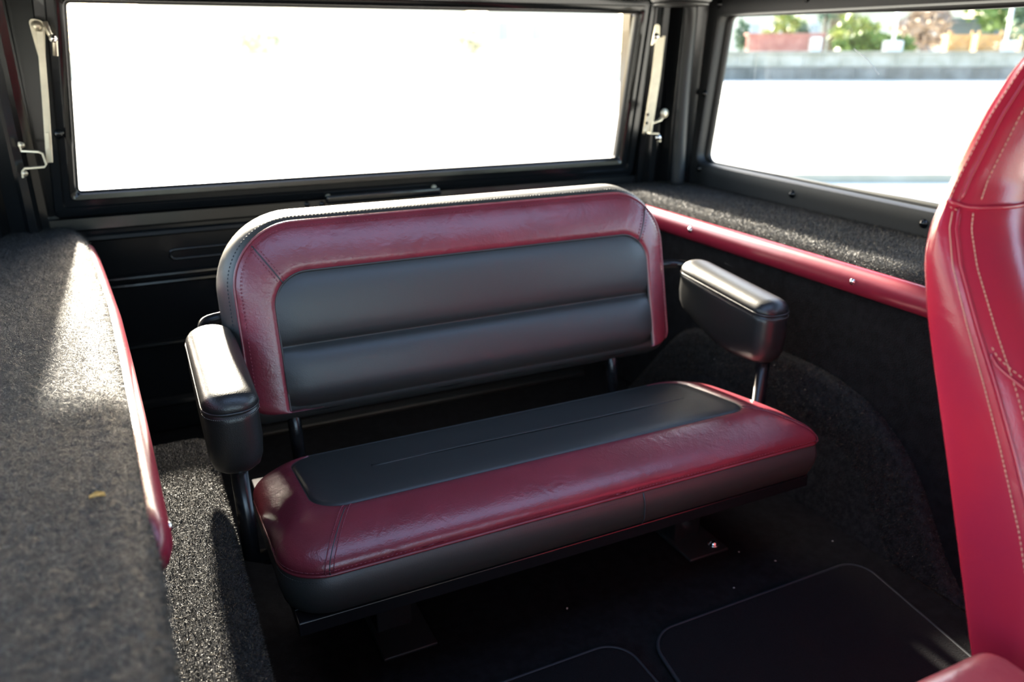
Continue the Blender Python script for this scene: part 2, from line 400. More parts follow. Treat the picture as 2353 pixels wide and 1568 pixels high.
# tailgate: pressed profile along X  (dy, z)
prof = [(.0, -.372), (-.012, -.374), (-.014, -.400), (-.004, -.406), (-.004, -.414), (-.016, -.418), (-.018, -.426), (-.004, -.432), (-.002, -.520), (-.012, -.526), (-.013, -.530), (-.002, -.535), (-.002, -.540), (-.011, -.545), (-.012, -.549), (.0, -.556), (.0, -.700), (-.008, -.706), (-.009, -.712), (.0, -.718), (.0, -.86), (-.010, -.868), (-.012, -.878), (.0, -.886), (.0, -.955), (.03, -.955), (.03, -.372), (.0, -.372)]
x0, x1 = -.20, 1.46
tg = struct('wall_rear', loft([[(x, 2.10+d, z) for d, z in prof] for x in (x0, x1)], True, True, True), PAINT, angle=18)
fix_normals(tg)
# pressed slots, latch plate and bolts on the tailgate
def slot(xa, xb, z, h):
    L = rrect(xa, xb, z-h/2, z+h/2, h*.48, 6)
    return tube([(x, 2.098, zz) for x, zz in L], .0042, 8, closed=True)
obj('pressed_slot', slot(.060, .52, -.482, .024), PAINT, tg, label='long oval pressing')
obj('pressed_slot', slot(.70, 1.20, -.482, .024), PAINT, tg)
obj('latch_plate', rbox(.455, .772, 2.072, 2.100, -.384, -.362, .004), PAINT, tg, label='black raised latch cover plate')
for x, z in ((.445, -.383), (.405, -.381), (.772, -.378), (.758, -.362), (.462, -.366)):
    obj('bolt', dome((x, 2.084, z), (0, -1, 0), .0055, .005), STEEL if z > -.37 else PAINT, tg)
# corner pillars: folded sheet running floor to roof
def pillar(name, pts, z0=-.45, z1=ZC):
    P = np.array(pts); rings = []
    for z in np.linspace(z0, z1, 6): rings.append([(x, y-.06*(z+.31)*(1 if y > 1.98 else .6), z) for x, y in P])
    o = struct(name, loft(rings, True, True, True), PAINT, angle=35); fix_normals(o); return o
pillar('trim_1', [(-.185, 2.10), (-.185, 2.075), (-.200, 2.070), (-.207, 2.040), (-.222, 2.036), (-.232, 2.062), (-.262, 2.062), (-.275, 2.02), (-.31, 2.0), (XL, 2.0), (XL, 2.12), (-.185, 2.12)])
pillar('trim_2', [(1.432, 2.10), (1.432, 2.075), (1.446, 2.070), (1.452, 2.045), (1.468, 2.040), (1.478, 2.062), (1.500, 2.062), (1.512, 2.03), (1.535, 2.015), (XR+.01, 2.0), (XR+.01, 2.12), (1.432, 2.12)])
P = [(1.515, 1.985, -.40), (1.515, 1.99, -.1), (1.52, 1.985, .06), (1.50, 1.96, .13), (1.44, 1.93, .17)]
struct('trim_3', tube(smooth_path(P, .02), .020, 12), MATTE)
# body jambs behind the liftgate edges
struct('trim_9', box(XL-.04, -.128, 2.118, 2.16, -.96, ZC), PAINT, smooth=False)
struct('trim_10', box(1.402, XR+.06, 2.118, 2.16, -.96, ZC), PAINT, smooth=False)
struct('trim_11', box(XL-.04, XR+.06, 2.12, 2.16, .108, ZC+.05), PAINT, smooth=False)
struct('trim_12', box(XL-.04, XR+.06, 2.132, 2.16, ZF-.05, -.33), PAINT, smooth=False)
# header above the liftgate
struct('trim_4', rbox(XL+.02, XR-.02, 2.015, 2.10, .152, ZC-.001, .012), MATTE)
# dark round pod in the roof corner
pod = thing('roof_pod', 'round black pod in the roof corner above the right support arm', 'pod', (1.42, 1.90, .115))
a = np.linspace(0, 2*PI, 28, endpoint=False)
rg = [[(1.42+math.cos(t)*r_, 1.90+math.sin(t)*r_, z) for t in a] for r_, z in ((.088, .199), (.088, .135), (.080, .120), (.062, .113))]
fix_normals(obj('housing', loft(rg, True, True, True), MATTE, pod))
obj('ring', tube([(1.42+math.cos(t)*.070, 1.90+math.sin(t)*.070, .114) for t in a], .005, 8, closed=True), RUBBER, pod)

# ------------------------------------------------------------------ side ledges with carpet, red padded rails, lower panels
def ledge(name, label, edge, sgn, xout, zt, r=.030, cnt=60000, bm_=None):
    """edge: list of (y,x) of the rounded inner edge. sgn=+1: ledge lies to the right of the edge"""
    t = thing(name, label, 'ledge', (xout, 1.1, zt-.06))
    ys = np.array([e[0] for e in edge]); xs = np.array([e[1] for e in edge])
    yy = np.linspace(ys.min(), ys.max(), 60); order = np.argsort(ys); xe = np.interp(yy, ys[order], xs[order])
    prof = [(sgn*r*(1-math.cos(k*PI/2/10)), -r*(1-math.sin(k*PI/2/10))) for k in range(11)]      # offset from edge, z offset
    rings = []
    for y, x in zip(yy, xe):
        sag = .004*math.sin(y*7+x)
        rings.append([(x+sgn*.012, y, zt-.062), (x, y, zt-.05)]+[(x+dx, y, zt+dz) for dx, dz in prof]+[(x+sgn*r+(xout-x-sgn*r)*k/8, y, zt+sag*.3) for k in range(1, 9)]+[(xout, y, zt-.062)])
    o = obj('carpet_backing', loft(rings, True, True, True), bm_ or CARPET, t); fix_normals(o)
    # carpet fibres over the top and round the edge
    n = cnt; yv = ys.min()+(ys.max()-ys.min())*rng.random(n); xv = np.interp(yv, ys[order], xs[order])
    wid = np.abs(xout-xv)-r; arc = r*PI/2; dn = .022; s = rng.random(n)*(wid+arc+dn)
    P = np.zeros((n, 3)); N = np.zeros((n, 3)); P[:, 1] = yv
    m0 = s < dn; m1 = (s >= dn) & (s < dn+arc); m2 = s >= dn+arc
    P[m0, 0] = xv[m0]; P[m0, 2] = zt-r-s[m0]; N[m0, 0] = -sgn
    th = (s-dn)/r
    P[m1, 0] = (xv+sgn*r*(1-np.cos(th)))[m1]; P[m1, 2] = (zt-r+r*np.sin(th))[m1]; N[m1, 0] = (-sgn*np.cos(th))[m1]; N[m1, 2] = np.sin(th)[m1]
    P[m2, 0] = (xv+sgn*(r+s-dn-arc))[m2]; P[m2, 2] = zt; N[m2, 2] = 1
    return t, P, N
EL = [(2.095, -.150), (2.06, -.128), (2.0, -.112), (1.9, -.101), (1.72, -.086), (1.44, -.064), (1.2, -.051), (.99, -.041), (.64, -.028), (.30, -.022)]
tL, P, N = ledge('carpeted_ledge', 'wide grey felt-carpeted ledge filling the left foreground', EL, -1, XL+.012, -.392, cnt=330000, bm_=FELTB)
fibre_obj('carpet_fibres', P, N, FELT, tL, .0100, .00024, .90, .6, light=.12)
ER = [(2.055, 1.30), (2.04, 1.283), (2.0, 1.272), (1.6, 1.270), (.8, 1.268), (.30, 1.268)]
tR, P, N = ledge('carpeted_ledge', 'narrow carpeted ledge under the right side window', ER, 1, XR-.012, -.392, cnt=150000)
fibre_obj('carpet_fibres', P, N, PILE, tR, .0045, .00045, .45, .4, light=.10)

def rail(label, pts, rz, rxx, screws, nrm):
    t = thing('padded_rail', label, 'rail', tuple(np.mean(pts, 0)-[0, 0, .03]))
    Q = resample(pts, .02); n = len(Q)
    a = np.linspace(0, 2*PI, 20, endpoint=False); rings = []
    for i, p in enumerate(Q):
        e = min(i, n-1-i); k = math.sin(min(1, (e+.15)/2.2)*PI/2)
        rings.append([(p[0]+math.sin(t_)*rxx*k, p[1], p[2]+math.cos(t_)*rz*k) for t_ in a])
    fix_normals(obj('pad', loft(rings, True, True, True), REDR, t, label='red leather roll'))
    for (x, y, z) in screws: obj('screw', dome((x, y, z), nrm, .0060, .0045), CHROME, t, label='chrome screw')
    return t
rail('red leather padded rail along the right wall with two chrome screws', [(1.272, 2.03, -.432), (1.272, 1.9, -.432), (1.270, .32, -.432)], .028, .020,
     [(1.252, 1.575, -.428), (1.252, 1.060, -.430), (1.252, .56, -.43)], (-1, 0, .15))
LP = [(x-.003, y, -.437) for y, x in EL[2:]]; LP = [p for p in LP if p[1] > .60]; LP.append((-.031, .675, -.437)); LP = [p for p in sorted(LP, key=lambda q: -q[1]) if p[1] >= .674]
rail('red leather padded rail under the edge of the left ledge', LP, .029, .017, [(-.019, .735, -.436)], (1, 0, .1))

# lower carpeted side panels under the rails
def lowpanel(name, edge, sgn, off):
    ys = [e[0] for e in edge]; xs = [e[1] for e in edge]
    rings = [[(x+off, y, -.415), (x+off, y, -.955), (x+off+sgn*.03, y, -.955), (x+off+sgn*.03, y, -.415)] for y, x in zip(ys, xs)]
    o = struct(name, loft(rings, True, True, True), FLOORC, smooth=False); fix_normals(o); return o
lowpanel('trim_5', [(2.05, 1.275), (1.5, 1.272), (.31, 1.272)], 1, .002)
lowpanel('trim_6', EL[2:], -1, -.012)
obj('scratch', tube([(1.2745, 1.46, -.490), (1.2745, 1.43, -.492)], .0008, 6), BIND, bpy.data.objects['trim_5'])

# wheel housings
def housing(label, xin, xout, prof, z_add, cnt, length):
    t = thing('wheel_housing', label, 'wheel housing', ((xin+xout)/2, 1.2, ZF))
    s = 1 if xout > xin else -1; r = min(.03, abs(xout-xin)*.3)
    Pf = smooth_path([(0, y, z) for y, z in prof], .03, 3)[:, 1:]
    T = np.gradient(Pf, axis=0); Nn = np.stack([-T[:, 1], T[:, 0]], 1); Nn /= np.linalg.norm(Nn, axis=1, keepdims=True)
    Nn *= np.sign(Nn[len(Nn)//2, 1])
    rings = []
    cs = [(r*(1-math.cos(k*PI/2/8)), -r*(1-math.sin(k*PI/2/8))) for k in range(9)]
    base = [(y, ZF+.001) for y, z in Pf]
    for (y, z), (ny, nz) in zip(Pf, Nn):
        ring = []
        for dx, dn in cs: ring.append((xin+s*dx, y+ny*dn, max(ZF, z+nz*dn)))
        for k in range(1, 5): ring.append((xin+s*r+(xout-xin-s*r)*k/4, y, z))
        rings.append(ring)
    shell = loft(rings, False)
    side = [(xin, p[0][1], p[0][2]) for p in rings]
    n = len(side); V = side+[(xin, y, ZF+.0005) for _, y, z in side]; Fc = [(i, i+1, n+i+1, n+i) for i in range(n-1)]
    o = obj('carpet_backing', join(shell, (V, Fc)), CARPET, t); fix_normals(o)
    # fibres
    d = np.r_[0, np.cumsum(np.linalg.norm(np.diff(Pf, axis=0), axis=1))]
    sv = rng.random(cnt)*d[-1]; yv = np.interp(sv, d, Pf[:, 0]); zv = np.interp(sv, d, Pf[:, 1]); nyv = np.interp(sv, d, Nn[:, 0]); nzv = np.interp(sv, d, Nn[:, 1])
    wid = abs(xout-xin)-r; arc = r*PI/2; q = rng.random(cnt)*(wid+arc+.10)
    P = np.zeros((cnt, 3)); N = np.zeros((cnt, 3))
    th = np.clip(q/r, 0, PI/2); dn = -r*(1-np.sin(th)); dx = np.where(q < arc, r*(1-np.cos(th)), r+(q-arc))
    low = q > arc+wid; dx = np.where(low, 0, dx); dn = np.where(low, -r-(q-arc-wid), dn)
    P[:, 0] = xin+s*dx; P[:, 1] = yv+nyv*dn; P[:, 2] = np.maximum(ZF+.002, zv+nzv*dn)
    sn = np.where(low, 0, np.where(q < arc, np.sin(th), 1)); N[:, 0] = np.where(low, -s, np.where(q < arc, -s*np.cos(th), 0)); N[:, 1] = nyv*sn; N[:, 2] = nzv*sn
    fibre_obj('carpet_fibres', P, N, PILE, t, length, .0005, .5, .5, light=.08)
    return t
WP = [(.66, -.958), (.70, -.93), (.76, -.86), (.83, -.74), (.92, -.665), (1.04, -.625), (1.20, -.622), (1.38, -.635), (1.50, -.662), (1.56, -.70), (1.72, -.89), (1.76, -.958)]
WP = [(y*1.03, max(-.958, z*1.03)) for y, z in WP]
housing('black carpeted wheel housing arching along the right wall beside the bench', 1.248, 1.30, WP, 0, 40000, .0045)
WL = [(.40, -.958), (.44, -.90), (.50, -.76), (.60, -.69), (.80, -.672), (1.10, -.668), (1.34, -.668), (1.44, -.678), (1.50, -.72), (1.64, -.90), (1.68, -.958)]
housing('sunlit black carpeted wheel housing between left ledge and bench', .062, -.09, WL, 0, 200000, .0034)

# metal sill strip on the floor in front of the tailgate
struct('trim_7', rbox(.02, 1.19, 1.955, 2.0, ZF-.002, ZF+.012, .004), MATTE)

# ================================================================== THE BENCH SEAT
BX0, BX1 = .108, 1.100
bench = thing('bench_seat', 'two-tone black and oxblood leather rear bench with armrests', 'bench seat', (.605, 1.2, ZF))
# ---- cushion (rings in plan)
N_ = 14
def ring(ins, z, dy=0):
    """cushion outline inset by ins = (left, front, right, back)"""
    l, f, r_, b = ins
    k = max(0, 1-max(l, f)/.12)
    rad = (.070, .016, .075, .060)
    rad = tuple(max(.012, q-min(ins)*.35) for q in rad)
    P2 = rrect(BX0+l, BX1-r_, .950+f, 1.300-b, rad, N_)
    return np.array([(x, y, z) for x, y in P2])
cush = obj('seat_cushion', loft([ring((.02,)*4, -.771), ring((.004, .006, .004, .004), -.768), ring((-.001, -.003, -.001, 0), -.745), ring((-.003, -.007, -.003, -.003), -.725), ring((0, -.002, 0, 0), -.704), ring((.002, .001, .002, .002), -.6995), ring((.02,)*4, -.6995)], True, True, True), BLK, bench, label='black leather boxing of the seat cushion'); fix_normals(cush)
# red band, from seam to panel edge
PI_L, PI_F, PI_R, PI_B = .068, .102, .085, .012
band = []
for v in np.linspace(0, 1, 12):
    e = v
    z = -.699+.047*math.sin(min(1, e*1.02)*PI/2)**.75 if e < .9 else -.699+.047-.0035*(e-.9)/.1
    bul = -.004*math.sin(e*PI)
    band.append(ring((PI_L*e+bul, PI_F*e+bul, PI_R*e+bul, PI_B*e), z))
# corner radii of the inner panel need care: rebuild the last ring radii
def inner_ring(s, z):
    P2 = rrect(BX0+PI_L+s, BX1-PI_R-s, .950+PI_F+s, 1.300-PI_B-s*.3, (.055, .040, .05, .04), N_)
    return np.array([(x, y, z) for x, y in P2])
inn = inner_ring(0, 0)
outr = band[0].copy()
band = []
for v in np.linspace(0, 1, 18):
    th = v*PI/2*.96; e = (1-math.cos(th))/(1-math.cos(PI/2*.96))
    q = outr*(1-e)+inn*e
    q[:, 2] = -.699+.049*math.sin(th)-(.004 if v > .97 else 0)
    d = outr[:, :2]-inn[:, :2]; d /= np.linalg.norm(d, axis=1, keepdims=True)+1e-9
    q[:, :2] += d*.005*math.sin(min(1, v*1.6)*PI)
    band.append(q)
V, Fc = loft(band); nI = len(inn)
isb = [outr[f[0] % nI][1] > 1.2985 and BX0+.09 < outr[f[0] % nI][0] < BX1-.09 for f in Fc]
o = obj('red_border', (V, [f for f, b_ in zip(Fc, isb) if not b_]), RED, cush, label='oxblood leather border of the cushion'); fix_normals(o)
o = obj('rear_roll', (V, [f for f, b_ in zip(Fc, isb) if b_]), BLK, cush, label='black leather rear edge of the cushion'); fix_normals(o)
def band_pt(i, v):
    k = v*(len(band)-1); a = int(min(len(band)-2, k)); f = k-a
    p = band[a][i]*(1-f)+band[a+1][i]*f
    t = band[a][(i+1) % len(inn)]-band[a][i-1]; g = band[a+1][i]-band[a][i]; n = np.cross(t, g); n /= np.linalg.norm(n)+1e-12
    if n[2] < 0: n = -n
    return p, n
# black centre panel with one pleat across it
pan = []
for s, z in ((.0, -.6575), (.002, -.6535), (.008, -.6510), (.03, -.650), (.07, -.652)): pan.append(inner_ring(s, z))
o = obj('centre_panel', loft(pan, True, False, True), BLK, cush, label='black leather centre panel of the cushion'); fix_normals(o)
xs = np.linspace(BX0+.19, BX1-.15, 40)
obj('pleat', tube([(x, 1.175+.004*math.sin(x*6), -.6506-.0022*(1-min(1, (i+.5)/10, (39.5-i)/8))) for i, x in enumerate(xs)], .0012, 8, rx=.0045), BLK, cush, label='raised pleat across the cushion')
# piping at both edges
pp = band[0]+[0, 0, -.0005]; k0 = int(np.argmax(pp[:, 1] > 1.297)); pp = np.roll(pp, -k0, 0); pp = pp[~((pp[:, 1] > 1.2985) & (pp[:, 0] > BX0+.09) & (pp[:, 0] < BX1-.09))]; j0 = int(np.argmax(np.linalg.norm(np.diff(np.vstack([pp, pp[:1]]), axis=0), axis=1))); pp = np.roll(pp, -j0-1, 0)
obj('piping', tube(resample(pp, .008), .0024, 8), RED, cush, label='oxblood piping')
obj('panel_piping', tube(resample(inner_ring(-.001, -.6553), .008, closed=True), .0020, 8, closed=True), BLK, cush)
L = len(inn)
S1 = [band_pt(i, .085) for i in range(L)]
o = obj('border_stitching', stitches([p for p, n in S1], [n for p, n in S1], closed=True), STR, cush, kind='stuff')
box_r = ring((-.0005, -.0022, -.0005, 0), -.7085); nn = box_r-box_r.mean(0); nn[:, 2] = 0
o = obj('boxing_stitching', stitches(box_r, nn, closed=True), STK, cush, kind='stuff')
# mitre seams in the two front corners, with stitch lines either side
def mitre(i0, dsp):
    mid = [band_pt(i0, v) for v in np.linspace(.0, 1, 24)]
    tb = tube([p-n*.0006 for p, n in mid], .0011, 6); st = []
    for s in (-1, 1):
        row = []
        for v in np.linspace(.02, .98, 24):
            p, n = band_pt(i0, v); q, _ = band_pt((i0+4) % L, v); t = q-p; t /= np.linalg.norm(t)
            row.append((p+t*s*dsp, n))
        st.append(stitches([a_ for a_, b_ in row], [b_ for a_, b_ in row], .0064, .0044, .0008, .0004))
    return tb, join(*st)
for i0 in (N_-1, 3*N_+N_//2+1):
    tb, st = mitre(i0, .0062)
    obj('mitre_seam', tb, STK, cush); obj('mitre_stitching', st, STR, cush, kind='stuff')
# vertical seam in the front boxing
obj('boxing_seam', tube([(.70, .9485, -.703), (.701, .9435, -.715), (.7015, .942, -.730), (.703, .9445, -.752), (.703, .950, -.765)], .0014, 6), STK, cush, label='upright seam in the front boxing')
# the cushion top falls away towards the rear
for o in [cush]+list(cush.children):
    org = ORG[o.name]; n = len(o.data.vertices); co = np.zeros(n*3); o.data.vertices.foreach_get('co', co); co = co.reshape(-1, 3)+org
    k = np.clip((co[:, 1]-1.03)/.27, 0, 1); wz = np.clip((co[:, 2]+.771)/.07, 0, 1)
    co[:, 2] -= .036*k**1.2*wz
    o.data.vertices.foreach_set('co', (co-org).ravel()); o.data.update()
# metal frame under cushion
o = obj('seat_frame', join(rbox(BX0+.012, BX1-.012, .953, .985, -.792, -.769, .0015), rbox(BX0+.012, BX1-.012, 1.36, 1.40, -.792, -.769, .0015), rbox(BX0+.012, BX0+.042, .986, 1.359, -.792, -.769, .0015), rbox(BX1-.042, BX1-.012, .986, 1.359, -.792, -.769, .0015), rbox(BX0+.043, BX1-.043, .99, 1.355, -.780, -.769, .001)), TUBE, bench, smooth=False, label='black steel tray under the cushion')
# legs: folded uprights with foot plates
for x in (.300, .930):
    lg = obj('leg', join(rbox(x-.032, x+.032, 1.10, 1.125, ZF+.006, -.792, .002), rbox(x-.032, x-.026, 1.1255, 1.26, ZF+.006, -.792, .001), rbox(x+.026, x+.032, 1.1255, 1.26, ZF+.006, -.792, .001)), TUBE, bench, smooth=False)
    obj('foot_plate', rbox(x-.04, x+.055, 1.035, 1.27, ZF, ZF+.006, .002), MATTE, lg)
    if x > .6: obj('bolt', dome((x+.035, 1.058, ZF+.007), (0, 0, 1), .009, .008), CHROME, lg, label='chrome anchor bolt')

# ---- backrest: local frame s (x), t (up along the lean), d (towards the front)
TH = math.atan2(.075, .31); ct, st_ = math.cos(TH), math.sin(TH)
BO = np.array([0, 1.345, -.618])                      # bottom front line
def bp(s, t, d): return (s, BO[1]+t*st_-d*ct, BO[2]+t*ct+d*st_)
HB = .338
def bout(l, r_, top, bot, rad): return rrect(l, r_, bot, top, rad, N_)
out_l = bout(.134, 1.032, HB, 0, (.030, .030, .115, .115))
pan_l = bout(.196, .980, HB-.088, 0.0005, (.006, .006, .058, .062))
def b3(loop, d): return np.array([bp(s, t, d) for s, t in loop])
def shrink(loop, k):
    T = np.roll(loop, -1, 0)-np.roll(loop, 1, 0); n = np.stack([T[:, 1], -T[:, 0]], 1); n /= np.linalg.norm(n, axis=1, keepdims=True)+1e-12
    return loop-n*k
back = obj('backrest', loft([b3(shrink(out_l, .02), -.088), b3(shrink(out_l, -.004), -.087), b3(shrink(out_l, -.018), -.080), b3(shrink(out_l, -.025), -.065), b3(shrink(out_l, -.025), -.048), b3(shrink(out_l, -.018), -.026), b3(shrink(out_l, -.007), -.008), b3(shrink(out_l, .001), -.001), b3(shrink(out_l, .02), -.002)], True, True, True), BLK, bench, label='black leather boxing of the backrest'); fix_normals(back)
bb = []
for v in np.linspace(0, 1, 14):
    q = out_l*(1-v)+pan_l*v
    d = .020*math.sin(min(1, v*1.1)*PI/2)**.7-(.004 if v > .95 else 0)
    bb.append((q, d))
rings_b = [b3(q, d) for q, d in bb]
V, Fc = loft(rings_b)
nL = len(out_l)
wid = np.linalg.norm(out_l-pan_l, axis=1)
keep = []
for f in Fc:
    i = f[0] % nL; tm = (out_l[i][1]+pan_l[i][1])/2
    if wid[i] > .01 and not (tm < .006 and .20 < out_l[i][0] < .976): keep.append(f)
o = obj('red_border', (V, keep), RED, back, label='oxblood leather border of the backrest'); fix_normals(o)
# black panel: grid with a horizontal tuck and a rolled lower edge
mid = .118; rowsT = np.r_[np.linspace(-.002, mid-.012, 12), mid-.006, mid-.002, mid, mid+.002, mid+.006, np.linspace(mid+.012, HB-.088, 22)]
pr = pan_l
def xlim(t):
    tt = max(.002, min(HB-.0885, t)); L_ = [s for s, u in pr if abs(u-tt) < .012 and s < .6]; 
    # exact for rounded top corners
    rT = (.062, .058); l0, r0 = .196, .980; top = HB-.088
    def inset(rad): 
        if tt < top-rad: return 0
        k = tt-(top-rad); return rad-math.sqrt(max(0, rad*rad-k*k))
    return l0+inset(rT[0]), r0-inset(rT[1])
rows = []; NS = 40
for t in rowsT:
    a_, b_ = xlim(t); row = []
    for k in range(NS+1):
        u = k/NS; uu = .5-.5*math.cos(u*PI) if False else u
        s = a_+(b_-a_)*uu
        edge = min(s-a_, b_-s); eT = (HB-.088)-t
        puff = .010*(1-math.exp(-edge/.016))*(1-math.exp(-max(0, eT)/.014))
        tuck = -.013*math.exp(-((t-mid)/.0055)**2)-.006*math.exp(-((t-mid)/.02)**2)
        low = -.030*max(0, 1-t/.040)**2 if t < .040 else 0
        roll = .006*math.sin(min(1, max(0, t)/mid)*PI) if t < mid else .004*math.sin((t-mid)/(HB-.088-mid)*PI)
        row.append(bp(s, t, .014+puff+tuck*(.35+.65*min(1, edge/.03))+low+roll))
    rows.append(row)
o = obj('centre_panel', loft(rows, False), BLK, back, label='black leather centre panel of the backrest'); fix_normals(o)
sel = [i for i in range(nL) if out_l[i][1] > .01]
# order the kept indices as one run (they wrap round the start)
st0 = next(i for i in range(nL) if out_l[i][1] > .01 and out_l[i-1][1] <= .01); run = [(st0+k) % nL for k in range(nL)]; run = [i for i in run if out_l[i][1] > .01]
fn = np.array([0, -ct, st_])
obj('piping', tube([bp(*(shrink(out_l, -.0005)[i]), .0005) for i in run], .0024, 8), RED, back)
obj('border_stitching', stitches([bp(*(shrink(out_l, .0085)[i]), .0095) for i in run], [fn]*len(run)), STR, back, kind='stuff')
bs = shrink(out_l, -.0105); nrm = [np.array(bp(*bs[i], -.012))-np.array(bp(*out_l[i], -.012)) for i in run]
obj('boxing_stitching', stitches([bp(*bs[i], -.0135) for i in run], nrm), STK, back, kind='stuff')
obj('panel_piping', tube([bp(*(shrink(pan_l, .0005)[i]), .0165) for i in run], .0018, 8), BLK, back)
# mitre seams at the upper corners
for side in (0, 1):
    a_ = np.array([.172, HB-.036]) if side == 0 else np.array([.996, HB-.034]); b_ = np.array([.2145, HB-.106]) if side == 0 else np.array([.9635, HB-.105])
    dv = (b_-a_)/np.linalg.norm(b_-a_); pv = np.array([-dv[1], dv[0]])
    path = [a_+(b_-a_)*t for t in np.linspace(.0, 1, 16)]
    dd = [.020*math.sin(min(1, v*1.1)*PI/2)**.7 for v in np.linspace(.06, 1, 16)]
    obj('mitre_seam', tube([bp(*p, d) for p, d in zip(path, dd)], .0013, 6), STK, back)
    sts = [stitches([bp(*(p+pv*s_*.0058), d+.0006) for p, d in zip(path, dd)], [fn]*16) for s_ in (-1, 1)]
    obj('mitre_stitching', join(*sts), STR, back, kind='stuff')
# bare lower edge trim of the backrest
obj('lower_edge', tube([bp(s, -.006+.0018*math.sin(s*40)*math.sin(s*9), -.012) for s in np.linspace(.165, 1.01, 60)], .003, 6), TUBE, back)
# posts that carry the backrest
for xt, xb in ((.207, .213), (.905, .922)):
    obj('back_post', tube([(xt, 1.385, -.60), (xb, 1.380, -.785)], .0125, 16), TUBE, bench)

# ---- armrests
def armrest(xc, tag_, yaw):
    W, Y0, Y1 = .080, 1.118, 1.425
    def aring(ins, f, top=False):
        P2 = rrect(-W/2+ins, W/2-ins, Y0+ins*.8, Y1-ins*.8, min(max(.008, .034-ins*.5), (W/2-ins)*.97), 8); R = []
        for x, y in P2:
            u = (y-Y0)/(Y1-Y0)
            zs = -.502+.024*u                                  # seam height
            zb = -.606-.010*math.sin(min(1, u*1.4)*PI)+.052*max(0, (u-.45)/.55)**1.6
            z = zb+(zs-zb)*f if not top else zs+f
            R.append((xc+x+(y-1.27)*yaw, y, z))
        return np.array(R)
    body = [aring(.030, 0), aring(.016, .015), aring(.006, .08), aring(.001, .22), aring(-.0015, .5), aring(0, .85), aring(.0005, 1), aring(.02, 1)]
    a = obj('armrest', loft(body, True, True, True), BLKG, bench, label=tag_); fix_normals(a)
    tp = [aring(.0005, .000, True), aring(-.0008, .004, True), aring(.001, .010, True), aring(.006, .0175, True), aring(.013, .0220, True), aring(.022, .0250, True), aring(.031, .0262, True), aring(.0385, .0265, True)]
    fix_normals(obj('top_pad', loft(tp, True, False, True), BLKG, a, label='padded black leather top'))
    obj('piping', tube(aring(-.0006, .0005, True), .0019, 8, closed=True), BLKG, a)
    for f, z in ((.93, None),):
        q = aring(-.0008, f); c_ = q.mean(0); nn_ = q-c_; nn_[:, 2] = 0; nn_[:, 1] *= .25
        obj('stitching', stitches(q, nn_, .0042, .003, .0008, .0004, closed=True), STG, a, kind='stuff')
    # post to the frame
    obj('post', tube([(xc+(1.145-1.27)*yaw, 1.150, -.595), (xc+(1.145-1.27)*yaw+.002, 1.152, -.770), ((xc+(BX0+.03 if xc < .6 else BX1-.03))/2, 1.155, -.781), (BX0+.03 if xc < .6 else BX1-.03, 1.155, -.781)], .0135, 16), TUBE, a)
    return a
aL = armrest(.083, 'black leather armrest at the left end of the bench', .0)
aR = armrest(1.136, 'black leather armrest at the right end of the bench', .03)
# brackets from the armrests to the backrest sides
P = smooth_path([(.066, 1.400, -.474), (.070, 1.425, -.462), (.084, 1.445, -.458), (.128, 1.452, -.456)], .004, 3)
obj('bracket', strip(P, (.0, .3, 1), .020, .004), TUBE, aL, label='curved black steel bracket')
P = smooth_path([(1.148, 1.395, -.476), (1.130, 1.425, -.470), (1.108, 1.445, -.468), (1.040, 1.452, -.468)], .004, 3)
obj('bracket', strip(P, (.0, .3, 1), .020, .004), TUBE, aR, label='black steel bracket')

# ================================================================== FRONT SEAT AND CONSOLE (right foreground)
fs = thing('front_seat', 'glossy red leather front bucket seat at the right edge', 'front seat', (1.0, .45, ZF))
# levels: z, x of left side, rear y, side panel depth, centre y offset in front of rear
LV = [(-.80, .706, .300, .085, .085), (-.70, .703, .335, .084, .080), (-.573, .700, .379, .082, .075), (-.50, .700, .405, .080, .072), (-.428, .700, .431, .077, .068), (-.36, .700, .456, .068, .062), (-.302, .699, .477, .058, .057), (-.25, .698, .495, .046, .053),
      (-.198, .699, .510, .032, .050), (-.165, .703, .513, .020, .048), (-.141, .712, .512, .011, .047), (-.120, .722, .513, .010, .047), (-.090, .738, .514, .010, .047), (-.061, .754, .515, .010, .047), (-.021, .786, .517, .010, .047), (.02, .832, .518, .010, .045), (.045, .880, .519, .009, .040), (.058, .95, .520, .008, .03)]
XC = .97
zz = np.array([l[0] for l in LV]); tab = np.array(LV)
Zs = np.unique(np.r_[np.linspace(-.80, -.15, 44), np.linspace(-.141, .058, 20)])
def lv(z): return [np.interp(z, zz, tab[:, k]) for k in range(1, 5)]
def fsec(z):
    xl, yr, ds, cy = lv(z); w_ = XC-xl
    bol = .030*np.interp(z, [-.8, -.3, -.15, -.12, .06], [1, 1, .35, .18, .1])        # bolster stands proud
    bw = min(.17, w_*.6)
    half = [(XC, yr+.045), (xl+w_*.45, yr+.042), (xl+.05 if w_ > .1 else xl+.02, yr+.030), (xl+.016, yr+.014), (xl+.004, yr+.004), (xl, yr-.004), (xl-.002, yr-ds*.4), (xl+.002, yr-ds*.8),
            (xl+.006, yr-ds), (xl+.0095, yr-ds-.0005), (xl+.013, yr-ds-.006), (xl+.030, yr-ds-.006-bol*.7), (xl+bw*.40, yr-ds*.9-.012-bol), (xl+bw*.62, yr-ds*.75-.010-bol*.75), (xl+bw*.85, yr-ds*.5-.012-bol*.2), (xl+bw, yr-cy+.004), (xl+bw+.006, yr-cy), (xl+bw+(w_-bw)*.5, yr-cy-.004), (XC, yr-cy-.004)]
    return half
SEC = [fsec(z) for z in Zs]
def surf(zidx, k): return np.array([SEC[zidx][k][0], SEC[zidx][k][1], Zs[zidx]])
